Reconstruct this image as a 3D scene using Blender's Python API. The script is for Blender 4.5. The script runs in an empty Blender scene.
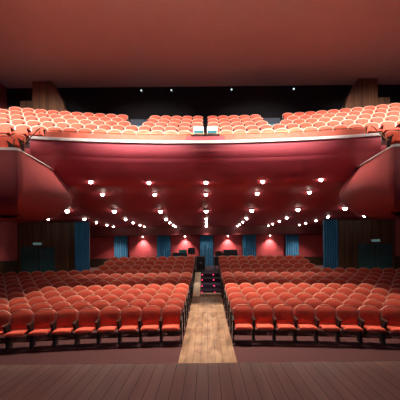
import bpy, math, random
from mathutils import Matrix, Vector
random.seed(7)
S = bpy.context.scene
COL = S.collection
PI = math.pi
CY = -20.0                      # centre of the curved rows is 20 m behind the camera
HALF = 11.35                     # half width of the hall

# ------------------------------------------------------------------ materials
def newmat(name):
    m = bpy.data.materials.new(name); m.use_nodes = True
    nt = m.node_tree; b = nt.nodes['Principled BSDF']
    return m, nt, b
def plain(name, col, rough=0.7, metal=0.0, var=0.12, scale=6.0, bump=0.0, sheen=0.0, spec=0.4):
    m, nt, b = newmat(name)
    N = nt.nodes; L = nt.links
    tc = N.new('ShaderNodeTexCoord'); no = N.new('ShaderNodeTexNoise')
    no.inputs['Scale'].default_value = scale; no.inputs['Detail'].default_value = 4
    L.new(tc.outputs['Object'], no.inputs['Vector'])
    r = N.new('ShaderNodeValToRGB')
    c0 = tuple(max(0, c*(1-var)) for c in col); c1 = tuple(min(1, c*(1+var)) for c in col)
    r.color_ramp.elements[0].position = .3; r.color_ramp.elements[1].position = .7
    r.color_ramp.elements[0].color = (*c0, 1); r.color_ramp.elements[1].color = (*c1, 1)
    L.new(no.outputs['Fac'], r.inputs['Fac']); L.new(r.outputs['Color'], b.inputs['Base Color'])
    b.inputs['Roughness'].default_value = rough; b.inputs['Metallic'].default_value = metal
    b.inputs['Specular IOR Level'].default_value = spec
    if sheen: b.inputs['Sheen Weight'].default_value = sheen
    if bump:
        bp = N.new('ShaderNodeBump'); bp.inputs['Strength'].default_value = bump; bp.inputs['Distance'].default_value = .02
        L.new(no.outputs['Fac'], bp.inputs['Height']); L.new(bp.outputs['Normal'], b.inputs['Normal'])
    return m
def wood(name, c0, c1, sc=(6, 6, .35), rough=.45, plank=None):
    m, nt, b = newmat(name)
    N = nt.nodes; L = nt.links
    tc = N.new('ShaderNodeTexCoord'); mp = N.new('ShaderNodeMapping')
    mp.inputs['Scale'].default_value = sc
    no = N.new('ShaderNodeTexNoise'); no.inputs['Scale'].default_value = 1.0; no.inputs['Detail'].default_value = 6
    no.inputs['Distortion'].default_value = .6
    r = N.new('ShaderNodeValToRGB'); r.color_ramp.elements[0].position = .32; r.color_ramp.elements[1].position = .68
    r.color_ramp.elements[0].color = (*c0, 1); r.color_ramp.elements[1].color = (*c1, 1)
    L.new(tc.outputs['Object'], mp.inputs['Vector']); L.new(mp.outputs['Vector'], no.inputs['Vector'])
    L.new(no.outputs['Fac'], r.inputs['Fac'])
    out = r.outputs['Color']
    if plank:                                           # thin dark joints between boards along one axis
        sx = N.new('ShaderNodeSeparateXYZ'); L.new(tc.outputs['Object'], sx.inputs[0])
        mu = N.new('ShaderNodeMath'); mu.operation = 'MULTIPLY'; mu.inputs[1].default_value = 1/plank[1]
        L.new(sx.outputs[plank[0]], mu.inputs[0])
        fr = N.new('ShaderNodeMath'); fr.operation = 'FRACT'; L.new(mu.outputs[0], fr.inputs[0])
        lt = N.new('ShaderNodeMath'); lt.operation = 'LESS_THAN'; lt.inputs[1].default_value = .06
        L.new(fr.outputs[0], lt.inputs[0])
        mx = N.new('ShaderNodeMixRGB'); mx.inputs['Color2'].default_value = (c0[0]*.35, c0[1]*.35, c0[2]*.35, 1)
        L.new(lt.outputs[0], mx.inputs['Fac']); L.new(out, mx.inputs['Color1']); out = mx.outputs['Color']
    L.new(out, b.inputs['Base Color']); b.inputs['Roughness'].default_value = rough
    return m
def glow(name, col, strength):
    m, nt, b = newmat(name)
    b.inputs['Base Color'].default_value = (*col, 1)
    b.inputs['Emission Color'].default_value = (*col, 1); b.inputs['Emission Strength'].default_value = strength
    return m

M = {}
M['fabric'] = plain('seat_fabric', (.50, .067, .034), .85, var=.16, scale=9, sheen=.0)
M['rim'] = plain('seat_rim_wood', (.66, .31, .22), .4, var=.08, scale=5)
M['black'] = plain('black_metal', (.012, .013, .014), .5)
M['armwood'] = plain('dark_armrest_wood', (.05, .018, .012), .4)
M['darkrim'] = plain('dark_rim_wood', (.10, .028, .014), .35)
M['plate'] = plain('pale_row_plate', (.75, .75, .72), .4)
M['maroon'] = plain('maroon_plaster', (.40, .052, .068), .6, var=.1, scale=1.2)
M['box'] = plain('red_brown_plaster', (.24, .036, .038), .6, var=.1, scale=1.2)
M['soffit'] = plain('dark_maroon_plaster', (.15, .020, .024), .5, var=.12, scale=1.0)
M['redpanel'] = plain('red_fabric_panel', (.42, .055, .065), .85, var=.12, scale=3)
M['redwall'] = plain('red_plaster_wall', (.40, .075, .08), .8, var=.14, scale=1.6)
M['white'] = plain('white_coping', (.85, .80, .76), .4, var=.03)
M['wallwood'] = wood('brown_wall_panelling', (.055, .026, .015), (.15, .070, .038), (3.5, 3.5, .25), .45, ('X', .55))
M['wainscot'] = wood('dark_wainscot', (.025, .012, .007), (.06, .028, .014), (3, 3, .4), .5, ('X', .9))
M['upwood'] = wood('upper_wood_panelling', (.08, .033, .016), (.24, .110, .055), (4.5, 4.5, .22), .4, ('X', .48))
M['aislewood'] = wood('worn_aisle_boards', (.13, .068, .038), (.33, .205, .125), (4.2, 1.6, 1), .32, ('X', .17))
M['palewood'] = wood('pale_plywood', (.55, .38, .25), (.70, .52, .36), (3, 1.2, 1), .4)
M['stage'] = wood('pale_stage_boards', (.50, .38, .27), (.66, .53, .40), (5, .5, 1), .35, ('X', .14))
M['carpet'] = plain('dark_red_carpet', (.05, .012, .012), .95, var=.3, scale=30)
M['stepcarpet'] = plain('dark_plum_carpet', (.028, .014, .030), .95, var=.3, scale=30)
M['blue'] = plain('blue_curtain_cloth', (.012, .17, .36), .8, var=.12, scale=5, sheen=.3)
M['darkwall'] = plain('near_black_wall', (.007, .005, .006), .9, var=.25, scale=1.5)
M['ceil'] = plain('pale_acoustic_plaster', (.74, .70, .66), .9, var=.03, scale=2)
M['door'] = plain('dark_teal_door', (.03, .095, .11), .4, var=.2, scale=2)
M['steel'] = plain('brushed_steel', (.35, .37, .38), .35, .9)
M['brass'] = plain('dull_bronze_rail', (.20, .11, .045), .35, .7)
M['ledge'] = plain('salmon_upholstered_ledge', (.56, .12, .075), .8, var=.12, scale=5)
M['navy'] = plain('navy_lining', (.010, .016, .028), .7, var=.2)
M['tealglass'] = plain('teal_glass', (.03, .16, .19), .15, var=.3, scale=8, spec=.7)
M['trimring'] = plain('pale_trim_ring', (.6, .55, .5), .4)
M['desk'] = plain('grey_desk_laminate', (.30, .30, .30), .4)
M['lens'] = glow('lit_lamp_lens', (1.0, .93, .82), 30)
M['houselens'] = glow('lit_house_lens', (1.0, .90, .76), 12)
M['washlens'] = glow('lit_washer_lens', (1.0, .86, .74), 25)
M['led'] = glow('red_step_led', (1.0, .05, .16), 2.2)
M['sign'] = glow('exit_sign_face', (.22, .42, .42), .22)
M['screen'] = glow('dim_screen', (.05, .16, .22), .35)
M['coldlens'] = glow('cold_spot_lens', (.70, .92, 1.0), 1.6)

# ------------------------------------------------------------------ mesh building
class MB:
    def __init__(self): self.v = []; self.f = []; self.mi = []
    def add(self, vs, fs, mi=0):
        o = len(self.v); self.v += [tuple(p) for p in vs]
        for f in fs: self.f.append(tuple(i+o for i in f)); self.mi.append(mi)
        return self
    def box(self, x0, x1, y0, y1, z0, z1, bev=0.0, mi=0):
        if not bev:
            vs = [(x, y, z) for z in (z0, z1) for x, y in ((x0, y0), (x1, y0), (x1, y1), (x0, y1))]
            return self.add(vs, [(3, 2, 1, 0), (4, 5, 6, 7), (0, 1, 5, 4), (1, 2, 6, 5), (2, 3, 7, 6), (3, 0, 4, 7)], mi)
        b = min(bev, (x1-x0)*.45, (y1-y0)*.45, (z1-z0)*.45)
        rings = []
        for z, i in ((z0, b), (z0+b, 0), (z1-b, 0), (z1, b)):
            rings.append([(x0+i+b*(i == 0), y0+i, z), (x1-i-b*(i == 0), y0+i, z), (x1-i, y0+i+b*(i == 0), z), (x1-i, y1-i-b*(i == 0), z),
                          (x1-i-b*(i == 0), y1-i, z), (x0+i+b*(i == 0), y1-i, z), (x0+i, y1-i-b*(i == 0), z), (x0+i, y0+i+b*(i == 0), z)])
        for r in (rings[0], rings[3]):                      # the inset rings keep eight distinct corners
            xs0, xs1, ys0, ys1 = x0+b, x1-b, y0+b, y1-b; e = b*.4; z = r[0][2]
            r[:] = [(xs0+e, ys0, z), (xs1-e, ys0, z), (xs1, ys0+e, z), (xs1, ys1-e, z), (xs1-e, ys1, z), (xs0+e, ys1, z), (xs0, ys1-e, z), (xs0, ys0+e, z)]
        return self.loft(rings, True, True, mi)
    def loft(self, rings, closed=True, caps=True, mi=0):
        n = len(rings[0]); vs = [p for r in rings for p in r]; fs = []
        for k in range(len(rings)-1):
            for i in range(n if closed else n-1):
                j = (i+1) % n
                fs.append((k*n+i, k*n+j, (k+1)*n+j, (k+1)*n+i))
        if caps:
            fs.append(tuple(reversed(range(n)))); fs.append(tuple((len(rings)-1)*n+i for i in range(n)))
        return self.add(vs, fs, mi)
    def tube(self, pts, r, n=8, mi=0):
        pts = [Vector(p) for p in pts]; rings = []
        for k, p in enumerate(pts):
            d = (pts[min(k+1, len(pts)-1)] - pts[max(k-1, 0)]).normalized()
            up = Vector((0, 0, 1)) if abs(d.z) < .9 else Vector((1, 0, 0))
            a = d.cross(up).normalized(); b = a.cross(d)
            rings.append([p + a*math.cos(2*PI*i/n)*r + b*math.sin(2*PI*i/n)*r for i in range(n)])
        return self.loft(rings, True, True, mi)
    def lathe(self, prof, c=(0, 0, 0), n=16, mi=0):
        rings = [[(c[0]+r*math.cos(2*PI*i/n), c[1]+r*math.sin(2*PI*i/n), c[2]+z) for i in range(n)] for r, z in prof]
        return self.loft(rings, True, True, mi)
    def prism(self, poly, y0, y1, mi=0):                    # poly in (x, z), extruded along y
        return self.loft([[(x, y0, z) for x, z in poly], [(x, y1, z) for x, z in poly]], True, True, mi)
    def build(self, name, mats, parent=None, smooth=False, loc=None):
        me = bpy.data.meshes.new(name); me.from_pydata(self.v, [], self.f); 
        for m in (mats if isinstance(mats, (list, tuple)) else [mats]): me.materials.append(m)
        for p, mi in zip(me.polygons, self.mi): p.material_index = mi; p.use_smooth = smooth
        import bmesh
        bm = bmesh.new(); bm.from_mesh(me)
        bmesh.ops.recalc_face_normals(bm, faces=bm.faces); bm.to_mesh(me); bm.free()
        if smooth:
            try: me.set_sharp_from_angle(angle=math.radians(38))
            except Exception: pass
        o = bpy.data.objects.new(name, me); COL.objects.link(o)
        if parent: o.parent = parent
        if loc: o.location = loc
        return o
def tag(o, label, cat, group=None):
    o['label'] = label; o['category'] = cat
    if group: o['group'] = group
    return o
def thing(name, label, cat, loc=(0, 0, 0), rz=0, group=None):
    o = bpy.data.objects.new(name, None); COL.objects.link(o); o.empty_display_size = .1
    o.location = loc; o.rotation_euler = (0, 0, rz)
    return tag(o, label, cat, group)
def struct(o, label=None):
    o['kind'] = 'structure'
    if label: o['label'] = label
    return o
def arcY(R, x): return math.sqrt(R*R - x*x) + CY
def arc_solid(mb, prof, x0, x1, n=40, mi=0):
    """closed (R, z) profile swept along the curve of the rows between x0 and x1"""
    rings = []
    for i in range(n+1):
        x = x0 + (x1-x0)*i/n
        rings.append([(x, arcY(R, x), z) for R, z in prof])
    return mb.loft(rings, True, True, mi)

# ------------------------------------------------------------------ camera
cam = bpy.data.cameras.new('camera'); co = bpy.data.objects.new('camera', cam); COL.objects.link(co)
cam.sensor_width = 36; cam.lens = 27.0; cam.shift_x = -6.5/400; cam.shift_y = 46/400
co.matrix_world = Matrix.Translation((0, 0, 2.6)) @ Matrix.Rotation(PI/2, 4, 'X') @ Matrix.Rotation(-.0098, 4, 'Z')
cam.clip_end = 200
S.camera = co
def pix(X, Y, Z):
    dx = X*300/Y; dy = (Z-2.6)*300/Y
    return 206.5 + dx, 246 - dy - .0098*dx

# ------------------------------------------------------------------ stalls floor
ROWZ = [8.25, 9.13, 10.01, 10.89, 11.77, 12.65, 13.53, 14.41, 15.29, 16.17, 17.05, 17.93]
TOPZ = [.95, .97, 1.01, 1.07, 1.12, 1.20, 1.26, 1.33, 1.46, 1.64, 1.83, 2.00]
SEATH = .93
FLZ = [t-SEATH for t in TOPZ]
LAND = 1.09
prof = [(20+4.6, -.3), (20+4.6, 0.0)]
z = 0.0
for Zr, fz in zip(ROWZ, FLZ):
    r = 20 + Zr - .47
    prof += [(r, z), (r+.002, fz)]; z = fz
prof += [(20+17.93+.45, z), (20+17.93+.452, LAND), (43.4, LAND), (43.4, -.3)]
W = HALF
# two carpeted halves and the bare wooden aisle between them are one continuous floor
fm = MB(); AIS = .66
arc_solid(fm, prof, -W, -AIS, 30, 0); arc_solid(fm, prof, AIS, W, 30, 0)
aprof = [(24.6, -.3), (24.6, 0)]; z = 0
for Zr, fz in list(zip(ROWZ, FLZ))[:7]:
    aprof += [(20+Zr-.47, z), (20+Zr+.3, fz)]; z = fz
aprof += [(20+13.93, z), (20+13.94, z), (43.4, z), (43.4, -.3)]
arc_solid(fm, aprof, -AIS, AIS, 4, 1)
struct(fm.build('floor', [M['carpet'], M['aislewood']]))
ZA = z
# stage the photographer stands on
struct(MB().box(-W, W, -3.0, 4.1, -.3, 1.0).build('floor_stage', M['stage']))

# central stairs at the rear of the aisle: four steps, each with two red marker lights
st = thing('aisle_stairs', 'dark plum carpeted steps with red marker lights at end of the aisle', 'stairs', (0, 0, 0))
SX0, SX1 = -.30, .655
NS = [(13.95, .50), (14.85, .69), (15.74, .88), (16.62, 1.07)]
for k, (y0, zt) in enumerate(NS):
    y1 = NS[k+1][0] if k < 3 else 18.2
    MB().box(SX0, SX1, y0, y1-.001, ZA, zt, .006).build('step', M['stepcarpet'], st)
    for xx in (-.245, .36):
        MB().box(xx-.032, xx+.032, y0-.012, y0-.001, zt-.085, zt-.035).build('step_light', M['led'], st)['label'] = 'red marker light'
MB().box(-.325, .655, 13.70, 13.94, ZA, ZA+.10, .01).build('bottom_step', M['palewood'], st)['label'] = 'pale wooden bottom step'
# plain wooden ramp left of the steps
rm = MB(); rm.loft([[(-.655, 13.55, ZA), (-.655, 17.3, ZA), (-.655, 17.3, 1.09)], [(-.335, 13.55, ZA), (-.335, 17.3, ZA), (-.335, 17.3, 1.09)]])
tag(rm.build('wooden_ramp', M['palewood']), 'pale plywood ramp running up left of the aisle steps', 'ramp')
# landing at the top of the steps
struct(MB().box(-AIS+.002, AIS-.002, 18.21, 22.9, ZA+.0, LAND).build('floor_landing', M['stepcarpet']))

# ------------------------------------------------------------------ theatre seat
def backrest_grid(w, z0, z1, shoulder, yoff, thick, bulge, nx=10, nz=8):
    """an upholstered or shell panel with an arched top, gently hollow in plan and reclined"""
    def pt(u, t, side):
        x = u*w/2
        top = z1 - (z1-shoulder)*(abs(u)**2.6)
        zz = z0 + (top-z0)*t
        y = yoff + .20*(zz-.45) - .035*u*u                    # reclined back, wings forward
        edge = (1-abs(u)**4)*(1-abs(2*t-1)**4)
        return (x, y - bulge*edge if side else y + thick, zz)
    vs = []; fs = []
    for side in (1, 0):
        for j in range(nz+1):
            for i in range(nx+1): vs.append(pt(2*i/nx-1, j/nz, side))
    n1 = (nx+1)*(nz+1)
    for s in (0, 1):
        for j in range(nz):
            for i in range(nx):
                a = s*n1 + j*(nx+1)+i
                fs.append((a, a+1, a+nx+2, a+nx+1) if s == 0 else (a+nx+1, a+nx+2, a+1, a))
    loop = [i for i in range(nx+1)] + [(j+1)*(nx+1)-1 for j in range(1, nz+1)] + [nz*(nx+1)+i for i in range(nx-1, -1, -1)] + [j*(nx+1) for j in range(nz-1, 0, -1)]
    for k in range(len(loop)):
        a, b = loop[k], loop[(k+1) % len(loop)]
        fs.append((b, a, a+n1, b+n1))
    return vs, fs
PITCH = .557
def m_back(): mb = MB(); mb.add(*backrest_grid(.490, .46, .912, .82, .0, .035, .030)); return mb
def m_shell(): mb = MB(); mb.add(*backrest_grid(.552, .40, .945, .835, .020, .036, -.004)); return mb
def m_cush():
    mb = MB(); rings = []
    for y, zz, h in ((-.44, .415, .05), (-.42, .425, .085), (-.30, .425, .105), (-.12, .415, .10), (-.045, .40, .09), (-.035, .40, .06)):
        r = []
        for i in range(14):
            a = 2*PI*i/14; cx = abs(math.cos(a))**.45*math.copysign(1, math.cos(a)); sz = abs(math.sin(a))**.7*math.copysign(1, math.sin(a))
            r.append((cx*.225, y, zz + sz*h*.5))
        rings.append(r)
    return mb.loft(rings)
def m_arm(s):
    mb = MB(); x = s*.2595
    mb.box(x-.016, x+.016, -.36, .03, .60, .645, .012); return mb
def m_leg(s):
    mb = MB(); x = s*.2595
    return mb.loft([[(x-.012, y, zz) for y, zz in L] for L in [[(-.20, 0), (.10, 0), (.06, .12), (.0, .30), (.04, .60), (-.30, .60), (-.22, .45), (-.10, .30), (-.16, .08)]]] +
                 [[(x+.012, y, zz) for y, zz in [(-.20, 0), (.10, 0), (.06, .12), (.0, .30), (.04, .60), (-.30, .60), (-.22, .45), (-.10, .30), (-.16, .08)]]])
MESH = {}
def proto(key, mb, mats, smooth):
    o = mb.build(key, mats, None, smooth); MESH[key] = o.data; bpy.data.objects.remove(o)
proto('backrest', m_back(), M['fabric'], True)
proto('back_shell', m_shell(), M['rim'], True)
proto('back_shell_dark', m_shell(), M['darkrim'], True)
proto('seat_cushion', m_cush(), M['fabric'], True)
proto('armL', m_arm(-1), M['armwood'], False); proto('armR', m_arm(1), M['armwood'], False)
proto('legL', m_leg(-1), M['black'], False); proto('legR', m_leg(1), M['black'], False)
def m_end(s):
    x = s*.285
    return MB().loft([[(x-.010, y, zz) for y, zz in [(-.30, 0), (.12, 0), (.15, .62), (.20, .86), (.13, .86), (.05, .66), (-.34, .62), (-.36, .40)]],
                      [(x+.010, y, zz) for y, zz in [(-.30, 0), (.12, 0), (.15, .62), (.20, .86), (.13, .86), (.05, .66), (-.34, .62), (-.36, .40)]]])
proto('endL', m_end(-1), M['black'], False); proto('endR', m_end(1), M['black'], False)
for nm, s in (('L', -1), ('R', 1)):
    proto('plate'+nm, MB().box(s*.2965-.0045, s*.2965+.0045, -.345, -.26, .44, .54), M['plate'], False)
    proto('aislelamp'+nm, MB().box(s*.2965-.0045, s*.2965+.0045, -.28, -.21, .10, .17), M['plate'], False)

def part(name, key, parent):
    o = bpy.data.objects.new(name, MESH[key]); COL.objects.link(o); o.parent = parent
    return o
def seat_tree(label, group, loc, rz, end=0, dark=False):
    root = thing('theatre_seat', label, 'seat', loc, rz, group)
    part('backrest', 'backrest', root)
    part('back_shell', 'back_shell_dark' if dark else 'back_shell', root)
    part('seat_cushion', 'seat_cushion', root)
    for k in 'LR':
        part('armrest', 'arm'+k, root); part('leg', 'leg'+k, root)
    if end:
        e = part('end_panel', 'endL' if end < 0 else 'endR', root)
        part('row_plate', 'plateL' if end < 0 else 'plateR', e); part('aisle_marker', 'aislelampL' if end < 0 else 'aislelampR', e)
    return root
ORD = ['first', 'second', 'third', 'fourth', 'fifth', 'sixth', 'seventh', 'eighth', 'ninth', 'tenth', 'eleventh', 'twelfth', 'thirteenth',
       'fourteenth', 'fifteenth', 'sixteenth', 'seventeenth', 'eighteenth', 'nineteenth', 'twentieth']
SEATS = []          # (key, visible-size rank key, loc, rz, label, group, end)
for k, Zr in enumerate(ROWZ):
    R = 20 + Zr
    for side in (-1, 1):
        n = 0
        for j in range(20):
            a = (.70 + PITCH*(j+.5))/R
            x = side*R*math.sin(a); y = R*math.cos(a) + CY
            if abs(x) > HALF-.45: break
            if k >= 9 and abs(x) > 5.8: break
            px, py = pix(x, y, TOPZ[k])
            if px < -9 or px > 409: break
            rz = -side*a
            sd = 'left' if side < 0 else 'right'
            rown = 'front' if k == 0 else (ORD[k] if k < 9 else ORD[k-9])
            blk = 'row' if k < 9 else 'row of the raised rear block'
            lab = f'{ORD[j]} red seat {sd} of the centre aisle, {rown} stalls {blk}'
            SEATS.append([('S', k, side, j), (x, y, FLZ[k]), rz, lab, f'red theatre seats in the stalls, {sd} of the aisle', (-side if j == 0 else 0)])
BR = [32.1, 33.0, 33.9, 34.8, 35.7]
BF = [6.37, 6.91, 7.45, 7.99, 8.53]
for k, R in enumerate(BR):
    for side in (-1, 1):
        n = -1
        for j in range(19):
            a = ((.10 if k else .0) + PITCH*(j+.5))/R
            x = side*R*math.sin(a); y = R*math.cos(a) + CY
            if k == 0 and abs(x) < .80: continue
            if k >= 3 and 2.72 < abs(x) < 3.92: continue
            if k == 2 and 3.0 < abs(x) < 3.6: continue
            if abs(x) > 9.6: break
            px, py = pix(x, y, BF[k]+.9)
            if px < -8 or px > 408: break
            n += 1
            sd = 'left' if side < 0 else 'right'
            rown = 'front' if k == 0 else ('back' if k == 4 else ORD[k])
            lab = f'{ORD[n]} pink-lit balcony seat {sd} of the middle, {rown} balcony row'
            SEATS.append([('B', k, side, j), (x, y, BF[k]), -side*a, lab, f'theatre seats on the balcony, {sd} half', 0])
# the seats that show smallest in the photograph are kept together in one object
RESTD = {('B', 0, -1): [2, 3, 4, 5, 6], ('B', 0, 1): [2, 3, 4, 5, 6, 13], ('B', 1, -1): [0], ('B', 1, 1): [0], ('B', 2, -1): [0, 15], ('B', 2, 1): [0], ('B', 3, -1): [0, 1, 2, 3, 4, 8, 16], ('B', 3, 1): [0, 1, 2, 3, 4, 7, 8], ('B', 4, -1): [0, 1, 2, 3, 4, 8, 9, 10, 11, 12, 13, 14, 15], ('B', 4, 1): [0, 1, 2, 3, 4, 8, 9, 10, 11, 12, 13, 14, 16], ('S', 3, -1): [11], ('S', 4, -1): [12], ('S', 4, 1): [11], ('S', 5, -1): [13], ('S', 5, 1): [12], ('S', 6, -1): [1, 2, 3, 14], ('S', 6, 1): [1, 2, 3, 13], ('S', 7, -1): [1, 2, 3, 4, 5, 6, 7, 8, 9, 10, 15], ('S', 7, 1): [1, 2, 3, 4, 5, 6, 7, 8, 9, 14], ('S', 8, -1): [1, 16], ('S', 8, 1): [15], ('S', 10, -1): [1, 2, 3, 4, 5, 6, 7], ('S', 10, 1): [1, 2, 3, 4, 5], ('S', 11, -1): [0, 1, 2, 3, 4, 5, 6, 7, 8], ('S', 11, 1): [0, 1, 2, 3, 4, 5, 6, 7, 8]}
REST = {k + (j,) for k, js in RESTD.items() for j in js}
sm = MB(); 
for key, loc, rz, lab, grp, end in SEATS:
    if key in REST:
        mat = Matrix.Translation(loc) @ Matrix.Rotation(rz, 4, 'Z')
        for mk, mi in (('backrest', 0), ('seat_cushion', 0), ('back_shell', 1), ('armL', 2), ('armR', 2), ('legL', 3), ('legR', 3)):
            me = MESH[mk]
            sm.add([mat @ v.co for v in me.vertices], [tuple(p.vertices) for p in me.polygons], mi)
    else:
        seat_tree(lab, grp, loc, rz, end)
if REST:
    so = sm.build('theatre_seat_rows', [M['fabric'], M['rim'], M['armwood'], M['black']], None, True)
    so['kind'] = 'stuff'
    tag(so, 'remaining small red theatre seats half hidden in the rear rows and behind the balcony rail', 'seats')

# ------------------------------------------------------------------ rear of the stalls
YB = 23.0
# back wall with wainscot, bulkhead and six red panels
wb = struct(MB().box(-HALF, HALF, YB, YB+.3, LAND-.2, 4.3).build('wall_back', M['soffit']))
MB().box(-HALF, HALF, YB-.10, YB-.001, LAND, 1.68).build('wainscot', M['wainscot'], wb)
for sx in (-1, 1):
    for xc, hw in ((1.62, 1.08), (4.86, 1.08), (8.1, 1.08)):
        MB().box(sx*xc-hw, sx*xc+hw, YB-.06, YB-.001, 1.70, 3.42, .01).build('panel', M['redpanel'], wb)['label'] = 'red fabric wall panel'
struct(MB().box(-HALF, HALF, 22.35, YB-.001, 3.42, 4.3).build('trim_1', M['soffit']), 'dark red bulkhead above the back wall panels')
def curtain(x0, x1, yc, z0, z1, name, label, grp, mat):
    mb = MB(); n = 48; amp = .045; L = x1-x0
    def ring(z):
        fr = [(x0+L*i/n, yc - amp*math.sin(2*PI*i/n*6+.4) - .012*math.sin(2*PI*i/n*2.3), z) for i in range(n+1)]
        return fr + [(p[0], p[1]+.03, z) for p in reversed(fr)]
    mb.loft([ring(z0), ring(z0+(z1-z0)*.5), ring(z1)])
    return tag(mb.build(name, mat, None, True), label, 'curtain', grp)
CN = {-2: 'far left', -1: 'second from left', 0: 'middle', 1: 'second from right', 2: 'far right'}
for i in range(-2, 3):
    curtain(i*3.24-.50, i*3.24+.50, 22.70, LAND+.02, 3.40, 'blue_curtain', f'blue pleated curtain on the back wall, {CN[i]} of the five between red panels', 'blue curtains on the back wall', M['blue'])
# side return walls with the double doors, at the ends of the side rows
YD = 18.0
for sx, sd in ((-1, 'left'), (1, 'right')):
    fz = FLZ[8]
    x0, x1 = sorted((sx*7.10, sx*HALF))
    d0, d1 = sorted((sx*9.1, sx*11.15))
    w = MB(); ztop = 4.3
    w.box(x0, d0, YD, YD+.25, fz, ztop).box(d1, x1, YD, YD+.25, fz, ztop).box(d0, d1, YD, YD+.25, 2.66, ztop)
    struct(w.build('wall_return_'+sd, M['wallwood']))
    struct(MB().box(sx*9.3-.1, sx*9.3+.1, YD+.251, YB-.11, LAND, 4.3).build('wall_recess_'+sd, M['wallwood']))
    d = thing('door_1' if sx < 0 else 'door_2', f'dark teal double door in the wood wall at {sd} of the stalls', 'door', ((d0+d1)/2, YD+.10, fz))
    d['kind'] = 'structure'
    hw = (d1-d0)/2; H = 2.66-fz
    fr = MB(); fr.box(-hw+.001, -hw+.07, -.08, .08, 0, H-.001).box(hw-.07, hw-.001, -.08, .08, 0, H-.001).box(-hw+.07, hw-.07, -.08, .08, H-.07, H-.001)
    fr.build('door_frame', M['door'], d)
    for s in (-1, 1):
        a, b = sorted((s*.012, s*(hw-.075)))
        lf = MB().box(a, b, -.03, .03, .01, H-.075, .006).build('door_leaf', M['door'], d)
        h = MB(); h.tube([(s*.13, -.035, .55), (s*.13, -.075, .58), (s*.13, -.075, 1.75), (s*.13, -.035, 1.78)], .014, 8)
        h.build('handle', M['steel'], lf, True)['label'] = 'upright steel pull handle'
        ed = MB().box(min(a, b)+.15+(.0), max(a, b)-.15, -.034, -.029, .25, .50).build('kick_plate', M['black'], lf)
    sg = MB(); sg.box(-.28, .28, -.05, .0, 0, .18, .008)
    es = thing('exit_sign', f'small lit exit sign above the {sd} double door', 'sign', ((d0+d1)/2, YD, 2.74), 0, 'exit signs')
    sg.build('casing', M['black'], es)
    MB().box(-.26, .26, -.056, -.0505, .02, .16).build('sign_face', M['sign'], es)
    a, b = sorted((sx*6.95, sx*7.82))
    curtain(a, b, YD-.16, fz+.02, 4.12, 'blue_curtain', f'tall blue pleated curtain beside the {sd} double door', 'tall blue curtains by the doors', M['blue'])
    # side walls: lower wainscot, red plaster above
    xw0, xw1 = sorted((sx*HALF, sx*(HALF+.3)))
    struct(MB().box(xw0, xw1, -3.0, YB, -.3, 11.749).build('wall_'+sd, M['redwall']))
    a, b = sorted((sx*HALF-sx*.001, sx*(HALF-.06)))
    struct(MB().box(a, b, 4.2, YD-.001, .6, 1.88).build('baseboard_'+sd, M['wainscot']))

# ------------------------------------------------------------------ soffit below the balcony
SP = [(31.50, 5.96), (31.60, 5.80), (31.72, 5.62), (31.86, 5.42), (32.0, 5.24), (32.11, 5.13), (32.27, 5.07), (32.6, 5.02), (33.1, 4.98), (33.5, 4.90), (34.0, 4.71), (34.6, 4.49), (35.2, 4.34), (36.2, 4.22), (37.3, 4.15), (39, 4.10), (41.2, 4.08), (43.8, 4.08)]
def soffit_z(R):
    for (a, za), (b, zb) in zip(SP, SP[1:]):
        if a <= R <= b: return za + (zb-za)*(R-a)/(b-a)
    return SP[-1][1]
def sweep_x(xa, xb, n, prof_fn):
    return [prof_fn(xa + (xb-xa)*i/n) for i in range(n+1)]
mb = MB()
rings = []
for i in range(49):
    x = -HALF + 2*HALF*i/48
    low = [(x, min(arcY(R, x), YB), zz) for R, zz in SP]
    up = [(x, p[1], p[2]+.22) for p in reversed(low)]
    rings.append(low + up)
mb.loft(rings)
struct(mb.build('ceiling_underside', M['maroon'], None, True), 'dark maroon underside of the balcony')
# balcony front: parapet with a rolled lower edge
XE = 6.3
fp = [(31.42, 6.50), (31.40, 6.38), (31.40, 6.29), (31.405, 6.21), (31.42, 6.12), (31.45, 6.04), (31.497, 5.962), (31.58, 6.02), (31.62, 6.2), (31.60, 6.50)]
struct(arc_solid(MB(), fp, -XE, XE, 40).build('wall_balcony', M['maroon'], None, True), 'red curved front of the balcony')
cp = [(31.36, 6.502), (31.36, 6.60), (31.62, 6.60), (31.62, 6.502)]
struct(arc_solid(MB(), cp, -XE, XE, 40).build('trim_2', M['white']), 'white coping along the balcony front')
# terraced balcony floor
bp = [(31.64, 6.12), (31.64, BF[0])]
z = BF[0]
for R, fz in list(zip(BR, BF))[1:]:
    bp += [(R-.48, z), (R-.479, fz)]; z = fz
YW = 17.2
mb = MB(); rings = []
for i in range(45):
    x = -HALF + 2*HALF*i/44
    r = [(x, arcY(R, x), zz) for R, zz in bp] + [(x, YW, z), (x, YW, 6.12)]
    rings.append(r)
mb.loft(rings)
struct(mb.build('floor_balcony', M['carpet']))
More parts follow.
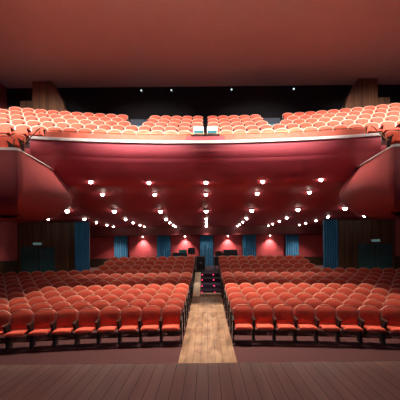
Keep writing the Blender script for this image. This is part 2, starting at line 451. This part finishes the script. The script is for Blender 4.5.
# dark rear wall of the balcony, ceiling, wood wing walls
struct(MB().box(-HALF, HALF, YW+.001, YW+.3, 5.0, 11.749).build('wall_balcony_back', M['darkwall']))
struct(MB().box(-HALF-.3, HALF+.3, -3.0, YW+.3, 11.75, 12.0).build('ceiling', M['ceil']))
struct(MB().box(-HALF, HALF, -3.3, -3.001, -.3, 11.749).build('wall_stage', M['darkwall']))
for sx, sd in ((-1, 'left'), (1, 'right')):
    p = [(sx*9.5, 8.55), (sx*9.5, 11.74), (sx*8.45, 11.74), (sx*7.85, 10.7), (sx*7.62, 9.9), (sx*7.62, 8.55)]
    struct(MB().prism(p, 16.5, 16.9).build('wall_wing_'+sd, M['upwood']), f'brown wood wing wall at {sd} of the balcony')
    a, b = sorted((sx*9.502, sx*10.2))
    struct(MB().box(a, b, 16.55, 16.85, 8.55, 10.7).build('trim_3' if sx < 0 else 'trim_4', M['wallwood']), f'lower brown panel beside the {sd} wing wall')
    # dark entrance hood between the back rows
    fz = BF[3]
    v = thing('door_3' if sx < 0 else 'door_4', f'dark navy entrance opening among back rows, {sd} half of balcony', 'entrance', (sx*3.32, 14.55, fz))
    v['kind'] = 'structure'
    MB().box(-.50, -.44, 0, 1.6, 0, .80, .01).build('side_wall', M['navy'], v)
    MB().box(.44, .50, 0, 1.6, 0, .80, .01).build('side_wall', M['navy'], v)
    MB().box(-.44, .44, .5, .56, .0, 1.0, .01).build('back_panel', M['navy'], v)
    MB().box(-.30, .30, .44, .499, .30, .68, .01).build('glazed_panel', M['tealglass'], v)
    k = thing('equipment_box', f'small pale green box beside the dark entrance, {sd} half of balcony', 'box', (sx*3.32, arcY(33.9-.05, 3.3), BF[2]))
    MB().box(-.24, .24, -.17, .17, 0, .62, .02).build('casing', M['tealglass'], k)
    MB().box(-.18, .18, -.18, -.171, .38, .55).build('front_panel', M['plate'], k)

# ------------------------------------------------------------------ balcony rail and padded ledge
def arcpts(R, x0, x1, z, n=16): return [(x0+(x1-x0)*i/n, arcY(R, x0+(x1-x0)*i/n), z) for i in range(n+1)]
rl = thing('balcony_rail', 'thin bronze rail with padded salmon panels along balcony front', 'railing', (0, 0, 0))
MB().tube(arcpts(31.52, -5.87, 5.87, 6.90, 30), .018, 8).build('rail', M['brass'], rl, True)
segs = [-5.85, -5.05, -3.6, -2.15, -.75]
for sx in (-1, 1):
    for a, b in zip(segs, segs[1:]):
        x0, x1 = sorted((sx*a, sx*b))
        q = [(31.47, 6.601), (31.47, 6.84), (31.56, 6.84), (31.56, 6.601)]
        arc_solid(MB(), q, x0+.012, x1-.012, 6).build('padded_panel', M['ledge'], rl)
    for xx in (-5.85, -5.05, -3.6, -2.15, -.75):
        x = sx*abs(xx)
        MB().box(x-.009, x+.009, arcY(31.52, x)-.012, arcY(31.52, x)+.012, 6.601, 6.885).build('post', M['brass'], rl)
arc_solid(MB(), [(31.49, 6.601), (31.49, 6.80), (31.55, 6.80), (31.55, 6.601)], -.735, .735, 4).build('center_panel', M['maroon'], rl)['label'] = 'dark red middle panel'
for sx, sd in ((-1, 'left'), (1, 'right')):
    hr = thing('handrail', f'sloping bronze handrail at the {sd} end of the balcony', 'handrail', (sx*6.2, 10.0, 5.19), 0, 'sloping balcony handrails')
    P0 = Vector((sx*6.02, 10.90, 6.95)); P1 = Vector((sx*5.80, 9.58, 5.92)); o = Vector((sx*6.2, 10.0, 5.19))
    MB().tube([P0-o, P1-o, P1-o+Vector((0, -.12, -.02))], .020, 8).build('rail', M['brass'], hr, True)
    for t in (0.02, .97):
        q = P0.lerp(P1, t)-o
        MB().tube([(q.x, q.y, (5.19 if t > .5 else 6.601)-o.z), tuple(q)], .015, 8).build('post', M['brass'], hr, True)

# ------------------------------------------------------------------ side boxes with swelling undersides
PATH = [(-11.3, 8.72, 0, -1, .12), (-8.6, 8.74, 0, -1, .12), (-7.2, 8.80, .02, -1, .12), (-6.2, 8.86, .08, -1, .12), (-5.68, 8.90, .25, -.97, .12), (-5.57, 8.97, .75, -.66, .12), (-5.545, 9.12, 1, -.1, .22),
        (-5.58, 9.7, 1, 0, .55), (-5.64, 10.4, 1, .0, .85), (-5.72, 11.1, 1, .05, 1.10), (-5.82, 11.8, .96, .28, 1.15), (-6.05, 12.4, .82, .57, 1.05), (-6.6, 12.9, .5, .87, .95), (-7.4, 13.1, .1, 1, .9), (-11.3, 13.2, 0, 1, .9)]
HP = [(5.46, 0), (5.30, .13), (5.08, .27), (4.85, .40), (4.62, .45), (4.40, .38), (4.15, .20), (3.92, -.08), (3.75, -.42), (3.66, -.8), (3.62, -1.25)]
def dense(path, k=4):
    out = []
    for i in range(len(path)-1):
        p0 = path[max(i-1, 0)]; p1 = path[i]; p2 = path[i+1]; p3 = path[min(i+2, len(path)-1)]
        for t in [j/k for j in range(k)]:
            q = []
            for a, b, c, d in zip(p0, p1, p2, p3):
                q.append(.5*((2*b) + (-a+c)*t + (2*a-5*b+4*c-d)*t*t + (-a+3*b-3*c+d)*t*t*t))
            out.append(q)
    out.append(list(path[-1])); return out
DP = dense(PATH)
for sx, sd in ((-1, 'left'), (1, 'right')):
    def P(q, off, z, clampy=True):
        l = math.hypot(q[2], q[3]); nx, ny = q[2]/l, q[3]/l
        s = q[4] if off > 0 else (.5 if q[3] < -.6 else 1.0)
        X = max(q[0]+nx*off*s, -HALF+.02); 
        return (-sx*X, q[1]+ny*off*s, z)
    mb = MB(); rings = []
    for z, off in [(5.18, -.17), (5.50, -.17), (5.50, 0)] + HP:
        rings.append([P(q, off, z) for q in DP])
    mb.loft(rings, True, True)
    struct(mb.build('wall_box_'+sd, M['box'], None, True), f'swelling red front of the {sd} side box')
    mb = MB()
    fr = [q for q in DP if q[1] < 11.3 or q[3] < 0][:40]
    fr = [q for q in DP[:-1] if not (q[3] > .2)]
    rings = []
    hc = lambda q: .075 if q[3] < -.5 else .028
    for q in fr:
        rings.append([P(q, -.20, 5.501), P(q, -.20, 5.501+hc(q)), P(q, .03, 5.501+hc(q)), P(q, .03, 5.501)])
    mb.loft(rings)
    struct(mb.build('trim_5' if sx < 0 else 'trim_6', M['white']), f'white coping of the {sd} side box')
tb = seat_tree('orange seat with dark curved rim inside the left side box', None, (-6.26, 9.32, 5.181), .12, 0, True)
for sx, sd in ((-1, 'left'), (1, 'right')):
    a, b = sorted((sx*6.08, sx*7.5))
    struct(MB().box(a, b, 9.66, 10.72, 5.181, 5.55).build('floor_box_'+sd, M['carpet']))
    for xx, nm in ((6.40, 'nearer the balcony front'), (6.965, 'nearer the side wall')):
        seat_tree(f'red seat on back step of the {sd} side box, {nm}', 'red seats in the side boxes', (sx*xx, 10.15-.03*(xx > 6.5), 5.551), 0, 0)
k = thing('equipment_box', 'dark teal box on a stand in the right side box', 'box', (6.62, 10.35, 5.181))
MB().box(-.03, .03, -.03, .03, 0, .70).box(-.2, .2, -.2, .2, 0, .03).build('stand', M['black'], k)
MB().box(-.22, .22, -.18, .18, .70, .98, .02).build('casing', M['black'], k)
MB().box(-.18, .18, -.19, -.181, .74, .90).build('front_panel', M['tealglass'], k)

# two white boxes with teal windows at the middle of the balcony
for sx, sd in ((-1, 'left'), (1, 'right')):
    k = thing('projector', f'white projector with teal front at the balcony middle, {sd} of two', 'projector', (sx*.27+.0, 12.05, BF[0]), 0, 'white projectors at the balcony middle')
    MB().box(-.20, .20, -.18, .18, .62, .97, .02).build('casing', M['plate'], k)
    MB().box(-.185, .185, -.19, -.181, .64, .80).build('front_window', M['tealglass'], k)
    MB().box(-.16, .16, -.197, -.191, .655, .70).build('grille', M['black'], k)
    MB().box(-.05, .05, -.05, .05, .0, .62).box(-.17, .17, -.15, .15, 0, .03).build('stand', M['black'], k)

# ------------------------------------------------------------------ technical desks behind the last row
def table(name, label, x0, x1, y0, y1, h):
    t = thing(name, label, 'desk', ((x0+x1)/2, (y0+y1)/2, LAND)); w = (x1-x0)/2; d = (y1-y0)/2
    MB().box(-w, w, -d, d, h-.04, h, .01).build('tabletop', M['desk'], t)
    for sx in (-1, 1):
        MB().box(sx*(w-.04)-.02, sx*(w-.04)+.02, -d+.05, d-.05, 0, h-.041).build('leg', M['black'], t)
    MB().box(-w+.06, w-.06, -d+.06, -d+.08, .25, h-.041).build('front_panel', M['black'], t)
    return t
table('control_desk', 'grey control desk behind the last row left of the aisle', -2.25, -.75, 19.2, 20.0, .86)
table('control_desk', 'grey control desk behind the last row right of the aisle', .50, 2.25, 19.2, 20.0, .86)
DZ = LAND+.861
def monitor(x, y, w, h, label, mat, rz=0):
    t = thing('monitor', label, 'monitor', (x, y, DZ), rz)
    MB().box(-w/2, w/2, -.02, .02, .10, .10+h, .01).build('casing', M['black'], t)
    MB().box(-.03, .03, .0, .03, .01, .12).box(-.12, .12, -.08, .08, 0, .012).build('stand', M['black'], t)
    MB().box(-w/2+.02, w/2-.02, .021, .024, .12, .08+h).build('screen', M['screen'], t)
    return t
monitor(-.98, 19.55, .46, .44, 'black monitor at the right end of the left control desk', None)
lp = thing('lighting_console', 'blue-grey lighting console in the middle of the left control desk', 'console', (-1.53, 19.55, DZ))
MB().loft([[(-.27, -.25, 0), (.27, -.25, 0), (.27, .25, 0), (-.27, .25, 0)], [(-.27, -.25, .22), (.27, -.25, .22), (.27, .25, .06), (-.27, .25, .06)]]).build('casing', M['navy'], lp)
MB().box(-.25, .25, -.24, -.20, .221, .42, .01).build('raised_screen', M['tealglass'], lp)
c = thing('effects_rack', 'low black rack at the left end of the left control desk', 'rack', (-2.0, 19.5, DZ))
MB().box(-.20, .20, -.2, .2, 0, .24, .01).build('casing', M['black'], c)
for q in range(3): MB().box(-.17, .17, -.207, -.201, .03+q*.07, .085+q*.07).build('unit', M['navy'], c)
mx = thing('mixing_console', 'long black mixing console on the right control desk', 'console', (1.28, 19.55, DZ))
MB().loft([[(-.72, -.30, 0), (.72, -.30, 0), (.72, .3, 0), (-.72, .3, 0)], [(-.72, -.30, .20), (.72, -.30, .20), (.72, .3, .07), (-.72, .3, .07)]]).build('body', M['black'], mx)
MB().box(-.20, .70, -.28, -.20, .201, .40, .01).build('meter_bridge', M['navy'], mx)
MB().box(-.68, -.24, -.28, -.22, .201, .31, .01).build('side_meter', M['black'], mx)
for i in range(14): MB().box(-.64+i*.095, -.62+i*.095, -.06, .0, .15, .175).build('fader', M['plate'], mx)
sp = thing('desk_lamp', 'little dark gooseneck lamp at right end of the right control desk', 'lamp', (2.12, 19.5, DZ))
MB().lathe([(.06, 0), (.06, .02), (.015, .03), (.012, .05)], n=12).tube([(0, 0, .03), (0, 0, .20), (.02, -.06, .28), (.03, -.14, .30)], .012).build('stem', M['black'], sp, True)
MB().lathe([(.02, .05), (.05, -.02), (.045, -.02)], (.03, -.16, .28), 12).build('shade', M['navy'], sp, True)
# black case at the head of the stairs
fc = thing('flight_case', 'black flight case with pale edges standing at the top of the steps', 'case', (-.36, 18.6, LAND))
MB().box(-.285, .285, -.28, .28, .05, .88, .012).build('casing', M['black'], fc)
e = MB()
for a in (-.275, .275):
    e.box(a-.014, a+.014, -.292, -.281, .05, .88)
for zz in (.06, .86): e.box(-.261, .261, -.292, -.281, zz-.012, zz+.014)
e.build('edge_trim', M['steel'], fc)
MB().box(-.075, .075, -.288, -.2805, .44, .52, .003).build('latch_plate', M['steel'], fc)
for a in (-.2, .2):
    for b in (-.2, .2): MB().lathe([(.03, 0), (.035, .02), (.03, .05)], (a, b, 0), 10).build('wheel', M['black'], fc)

# ------------------------------------------------------------------ lamps
def light(kind, name, loc, energy, col, **kw):
    l = bpy.data.lights.new(name, kind); l.energy = energy; l.color = col
    for a, b in kw.items(): setattr(l, a, b)
    o = bpy.data.objects.new(name, l); COL.objects.link(o); o.location = loc
    return o
WARM = (1.0, .86, .70)
rings_m = MB().lathe([(.115, 0), (.125, -.012), (.115, -.024), (.085, -.024)], n=20).build('r', M['trimring'], None, True); RM = rings_m.data; bpy.data.objects.remove(rings_m)
bulb_o = MB().lathe([(.080, -.018), (.083, -.05), (.075, -.085), (.05, -.115), (.02, -.128)], n=18).build('b', M['lens'], None, True); BM = bulb_o.data; bpy.data.objects.remove(bulb_o)
LROW = [12.05, 13.35, 15.0, 17.0, 18.75, 20.6, 22.0]
E_DOWN = 26.0
cols = [0, -2.27, 2.27, -4.5, 4.5, -6.65, 6.65, -8.45, 8.45, -10.2, 10.2]
cname = {0: 'in the middle column', 1: 'first column', 2: 'second column', 3: 'third column', 4: 'fourth column', 5: 'outermost column'}
for r, zr in enumerate(LROW):
    for ci, xx in enumerate(cols):
        if abs(xx) > 6 and r < 2: continue
        if abs(xx) > 8 and r != 3: continue
        R = 20 + zr
        x = xx; y = arcY(R, x)
        if r >= 6: y = min(y, 22.2)
        zc = soffit_z(math.hypot(x, y-CY))
        n = (ci+1)//2
        lab = f'lit downlight under the balcony, {ORD[r]} row from front, ' + ('middle column' if n == 0 else f'{cname[n]} {"left" if xx < 0 else "right"} of middle')
        d = thing('downlight', lab, 'light', (x, y, zc), 0, 'downlights under the balcony')
        for nm, me in (('trim_ring', RM), ('lens', BM)):
            o = bpy.data.objects.new(nm, me); COL.objects.link(o); o.parent = d; o.scale = [(1.1 if r == 2 else .85 if r < 4 else .75)]*3
        k = (.35, .3, .3, .35, .6, 1.0, 1.0)[r]*(4 if abs(xx) > 6 and r >= 5 else 3 if abs(xx) > 10 else 1)
        light('SPOT', 'downlight_beam', (x, y, zc-.15), E_DOWN*k*4, WARM, spot_size=math.radians(105), spot_blend=.8, shadow_soft_size=.05)
# wall washers over four red panels
for i, (xx, nm) in enumerate(((-4.82, 'far left'), (-1.62, 'left of the aisle'), (1.62, 'right of the aisle'), (4.82, 'far right'))):
    w = thing('wall_washer', f'bright washer lamp lighting a red back wall panel, {nm} of four', 'light', (xx, 22.70, 3.42), 0, 'wall washer lamps on the back wall')
    MB().lathe([(.07, 0), (.07, -.06), (.05, -.065)], n=16).build('housing', M['trimring'], w, True)
    MB().lathe([(.048, -.0655), (.05, -.09), (.03, -.115), (.01, -.12)], n=16).build('lens', M['washlens'], w, True)
    o = light('SPOT', 'washer_beam', (xx, 22.62, 3.30), 260, (1.0, .84, .72), spot_size=math.radians(95), spot_blend=.9, shadow_soft_size=.04)
    o.rotation_euler = (math.radians(12), 0, 0)
# house lights in the ceiling over the front stalls and the balcony front
hm = MB().lathe([(.30, 0), (.32, -.04), (.27, -.05)], n=24).build('r', M['trimring'], None, True); HM = hm.data; bpy.data.objects.remove(hm)
hl = MB().lathe([(.265, -.051), (.25, -.07), (.12, -.10), (.02, -.105)], n=24).build('b', M['houselens'], None, True); HL = hl.data; bpy.data.objects.remove(hl)
E_BALC, E_STALL, E_STAGE = 11500, 4600, 230
E_BOX_FILL = 2300  # pair of ceiling lamps added to brighten the side boxes
HOUSE = [(7.2, x, E_BALC, 60, 1) for x in (-6.3, -2.1, 2.1, 6.3)] + [(10.5, x, E_STALL, 62, 0) for x in (-3.3, -1.1, 1.1, 3.3)] + [(7.2, x, E_BOX_FILL, 44, 2) for x in (-7.2, 7.2)]
for i, (y, x, en, sz, aim) in enumerate(HOUSE):
    pn = ['leftmost', 'second from left', 'second from right', 'rightmost'][i % 4]
    lab = (f'large round ceiling house light, row nearer the stage, {pn} of four' if aim == 1 else f'added round ceiling light brightening the {"left" if x < 0 else "right"} side box' if aim == 2 else
           f'large round ceiling house light, row nearer the balcony, {pn} of four')
    h = thing('house_light', lab, 'light', (x, y, 11.75), 0, 'round house lights in the ceiling')
    for nm, me in (('trim_ring', HM), ('lens', HL)):
        o = bpy.data.objects.new(nm, me); COL.objects.link(o); o.parent = h
    o = light('SPOT', 'house_beam', (x, y, 11.6), en, (1.0, .94, .91) if aim == 1 else (1.0, .86, .72), spot_size=math.radians(sz), spot_blend=.75, shadow_soft_size=.26)
    tgt = Vector((x*1.32, 13.9, 7.4)) if aim == 1 else Vector((x, 9.9, 0 if not aim else 5.2))
    o.rotation_euler = (tgt - Vector((x, y, 11.6))).to_track_quat('-Z', 'Y').to_euler()
# added dim bluish fill without fixtures, standing in for stage lighting behind the photographer
for x in (-4.5, 4.5):
    o = light('SPOT', 'stage_fill', (x, -1.5, 9.5), E_STAGE, (.55, .50, 1.0), spot_size=math.radians(110), spot_blend=.8, shadow_soft_size=.3)
    o.rotation_euler = (Vector((x, 11, 4)) - Vector((x, -1.5, 9.5))).to_track_quat('-Z', 'Y').to_euler()
# small spotlights high on the dark balcony wall
for i, (px, nm) in enumerate(((143, 'far left'), (173, 'second from left'), (233, 'second from right'), (295, 'far right'))):
    x = (px-206.5)*16.95/300
    t = thing('spotlight', f'tiny spotlight high on the dark wall above the balcony, {nm} of four', 'light', (x, YW, 11.42), 0, 'tiny spotlights above the balcony')
    MB().box(-.03, .03, -.10, -.0, -.02, .06).build('bracket', M['black'], t)
    MB().tube([(0, -.10, .02), (0, -.30, -.02)], .06, 12).build('housing', M['black'], t, True)
    MB().tube([(0, -.301, -.02), (0, -.315, -.023)], .045, 12).build('lens', M['coldlens'], t, True)

# ------------------------------------------------------------------ world and view
wd = bpy.data.worlds.new('world'); S.world = wd; wd.use_nodes = True
wd.node_tree.nodes['Background'].inputs['Color'].default_value = (.05, .035, .035, 1)
wd.node_tree.nodes['Background'].inputs['Strength'].default_value = .3
vs = S.view_settings
vs.view_transform = 'Standard'; vs.look = 'None'; vs.exposure = 0.0; vs.gamma = 1.0; vs.use_curve_mapping = False
S.cycles.max_bounces = 6; S.cycles.diffuse_bounces = 4
S.cycles.sample_clamp_indirect = 4.0
S.cycles.use_denoising = True
